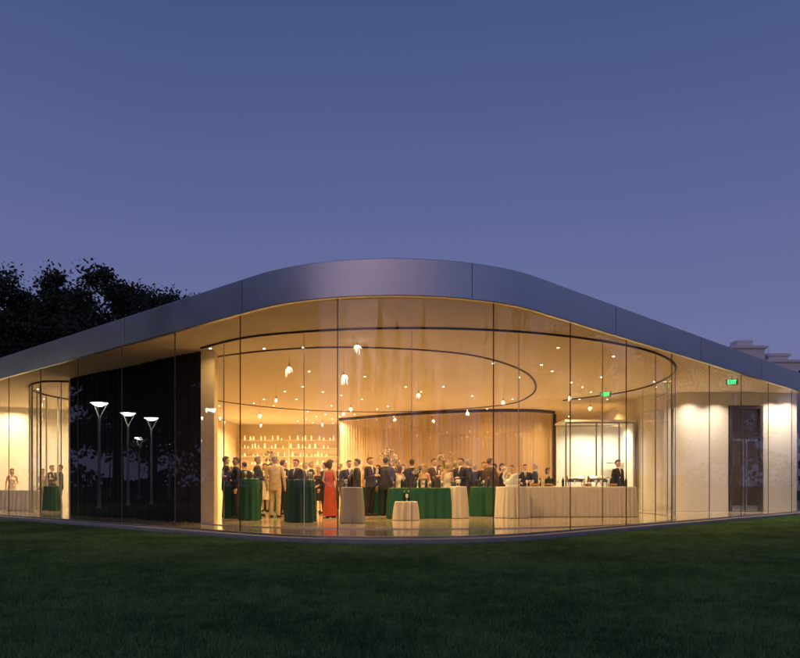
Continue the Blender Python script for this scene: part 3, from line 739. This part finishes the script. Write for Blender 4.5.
def street_lamp(x,y,h=5.2,rz=0):
    e=empty('street_lamp',(x,y,-.12)); e.rotation_euler=(0,0,rz); m=MB()
    m.tube([(0,0,0),(0,0,.3),(0,0,h-.55)],[.12,.08,.06])
    for a in (0,2.09,4.19): m.tube([(0,0,h-.6),(math.cos(a)*.38,math.sin(a)*.38,h+.1)],[.02,.02],n=6)
    m.loft([(0,0,h+.13,.5,.5),(0,0,h+.17,.45,.45),(0,0,h+.22,.1,.1)],0,24); m.obj('pole',[M['metalpole']],parent=e)
    l=MB(); l.loft([(0,0,h-.02,.16,.16),(0,0,h+.08,.34,.34),(0,0,h+.125,.42,.42)],0,24); l.obj('lens',[M['street']],parent=e)
def mirror(px,Y):
    v=Vector(((px-400)/752*Y,Y)); n=dr; q=C0+dr*.12
    d=(v-q).dot(n); return v-n*2*d
for px,Y in ((105,36),(136,41),(161,44),(150,62),(182,70),(120,75)):
    q=mirror(px,Y); street_lamp(q.x,q.y,4.9)

ab=empty('apartment_building',(0,0,0)); mb=MB(); wn=MB()
def blk(x0,x1,y0,y1,z1):
    mb.box(((x0+x1)/2,(y0+y1)/2,z1/2),((x1-x0)/2,(y1-y0)/2,z1/2))
    mb.box(((x0+x1)/2,(y0+y1)/2,z1+.25),((x1-x0)/2+.4,(y1-y0)/2+.4,.25))
    z=z1-2.4
    while z>1:
        x=x0+1.2
        while x<x1-1.2:
            wn.box((x,y0-.02,z),(.75,.06,.75)); x+=2.6
        z-=3
blk(66,98,150,165,25.6); blk(65.8,72.3,149,160,28.2); blk(74.5,78.5,152,160,27.2); mb.box((69,152,29.4),(1.6,1.5,.7)); mb.tube([(76,155,27.7),(76,155,30)],[.08,.05])
mb.obj('walls',[M['apt']],parent=ab); wn.obj('windows',[M['aptwin']],parent=ab)

# ------------------------------------------------------------------ world, sun, camera
w=bpy.data.worlds.new("World"); S.world=w; w.use_nodes=True; nt=w.node_tree; bg=nt.nodes["Background"]
tc=nt.nodes.new("ShaderNodeTexCoord"); sp=nt.nodes.new("ShaderNodeSeparateXYZ"); nt.links.new(tc.outputs["Generated"],sp.inputs[0])
rp=nt.nodes.new("ShaderNodeValToRGB"); cr=rp.color_ramp
cr.elements[0].position=0.0; cr.elements[0].color=(.165,.172,.350,1)
cr.elements[1].position=1.0; cr.elements[1].color=(.030,.052,.16,1)
for p_,c in ((.18,(.142,.156,.335)),(.33,(.103,.127,.300)),(.55,(.053,.083,.222))):
    e=cr.elements.new(p_); e.color=(*c,1)
nz=nt.nodes.new("ShaderNodeTexNoise"); nz.inputs["Scale"].default_value=2.2; nz.inputs["Detail"].default_value=5
nt.links.new(tc.outputs["Generated"],nz.inputs["Vector"])
ma=nt.nodes.new("ShaderNodeMath"); ma.operation='MULTIPLY_ADD'; ma.inputs[1].default_value=.07; 
sb_=nt.nodes.new("ShaderNodeMath"); sb_.operation='SUBTRACT'; sb_.inputs[1].default_value=.035
nt.links.new(nz.outputs["Fac"],ma.inputs[0]); nt.links.new(sp.outputs["Z"],ma.inputs[2]); nt.links.new(ma.outputs[0],sb_.inputs[0]); nt.links.new(sb_.outputs[0],rp.inputs["Fac"])
nt.links.new(rp.outputs["Color"],bg.inputs["Color"]); bg.inputs["Strength"].default_value=1.0
sky=nt.nodes.new("ShaderNodeTexSky"); sky.sky_type='NISHITA'; sky.sun_disc=False; sky.sun_elevation=math.radians(1); sky.sun_rotation=math.radians(200)
bg2=nt.nodes.new("ShaderNodeBackground"); bg2.inputs["Strength"].default_value=.01; nt.links.new(sky.outputs[0],bg2.inputs["Color"])
asx=nt.nodes.new("ShaderNodeAddShader"); nt.links.new(bg.outputs[0],asx.inputs[0]); nt.links.new(bg2.outputs[0],asx.inputs[1])
dt=nt.nodes.new("ShaderNodeVectorMath"); dt.operation='DOT_PRODUCT'; dt.inputs[1].default_value=(-.25,-.95,.18); nt.links.new(tc.outputs["Generated"],dt.inputs[0])
mr=nt.nodes.new("ShaderNodeMapRange"); mr.interpolation_type='SMOOTHSTEP'; mr.inputs["From Min"].default_value=.6; mr.inputs["From Max"].default_value=1.0; mr.inputs["To Max"].default_value=1.0
nt.links.new(dt.outputs["Value"],mr.inputs["Value"])
bg3=nt.nodes.new("ShaderNodeBackground"); bg3.inputs["Color"].default_value=(.30,.18,.17,1); nt.links.new(mr.outputs["Result"],bg3.inputs["Strength"])
as2=nt.nodes.new("ShaderNodeAddShader"); nt.links.new(asx.outputs[0],as2.inputs[0]); nt.links.new(bg3.outputs[0],as2.inputs[1])
nt.links.new(as2.outputs[0],nt.nodes["World Output"].inputs[0])
sl=bpy.data.lights.new('sun','SUN'); sl.energy=.03; sl.angle=math.radians(20); sl.color=(.9,.75,.85); so=bpy.data.objects.new('sun',sl); COL.objects.link(so); so.rotation_euler=(math.radians(75),0,math.radians(-20))
cam=bpy.data.cameras.new('camera'); co=bpy.data.objects.new('camera',cam); COL.objects.link(co); S.camera=co
co.location=(0,0,.95); co.rotation_euler=(math.radians(90),0,0); cam.sensor_width=36; cam.lens=752/800*36; cam.shift_y=157/800; cam.clip_end=4000; cam.clip_start=.1
S.view_settings.view_transform='Standard'; S.view_settings.look='None'; S.view_settings.exposure=0
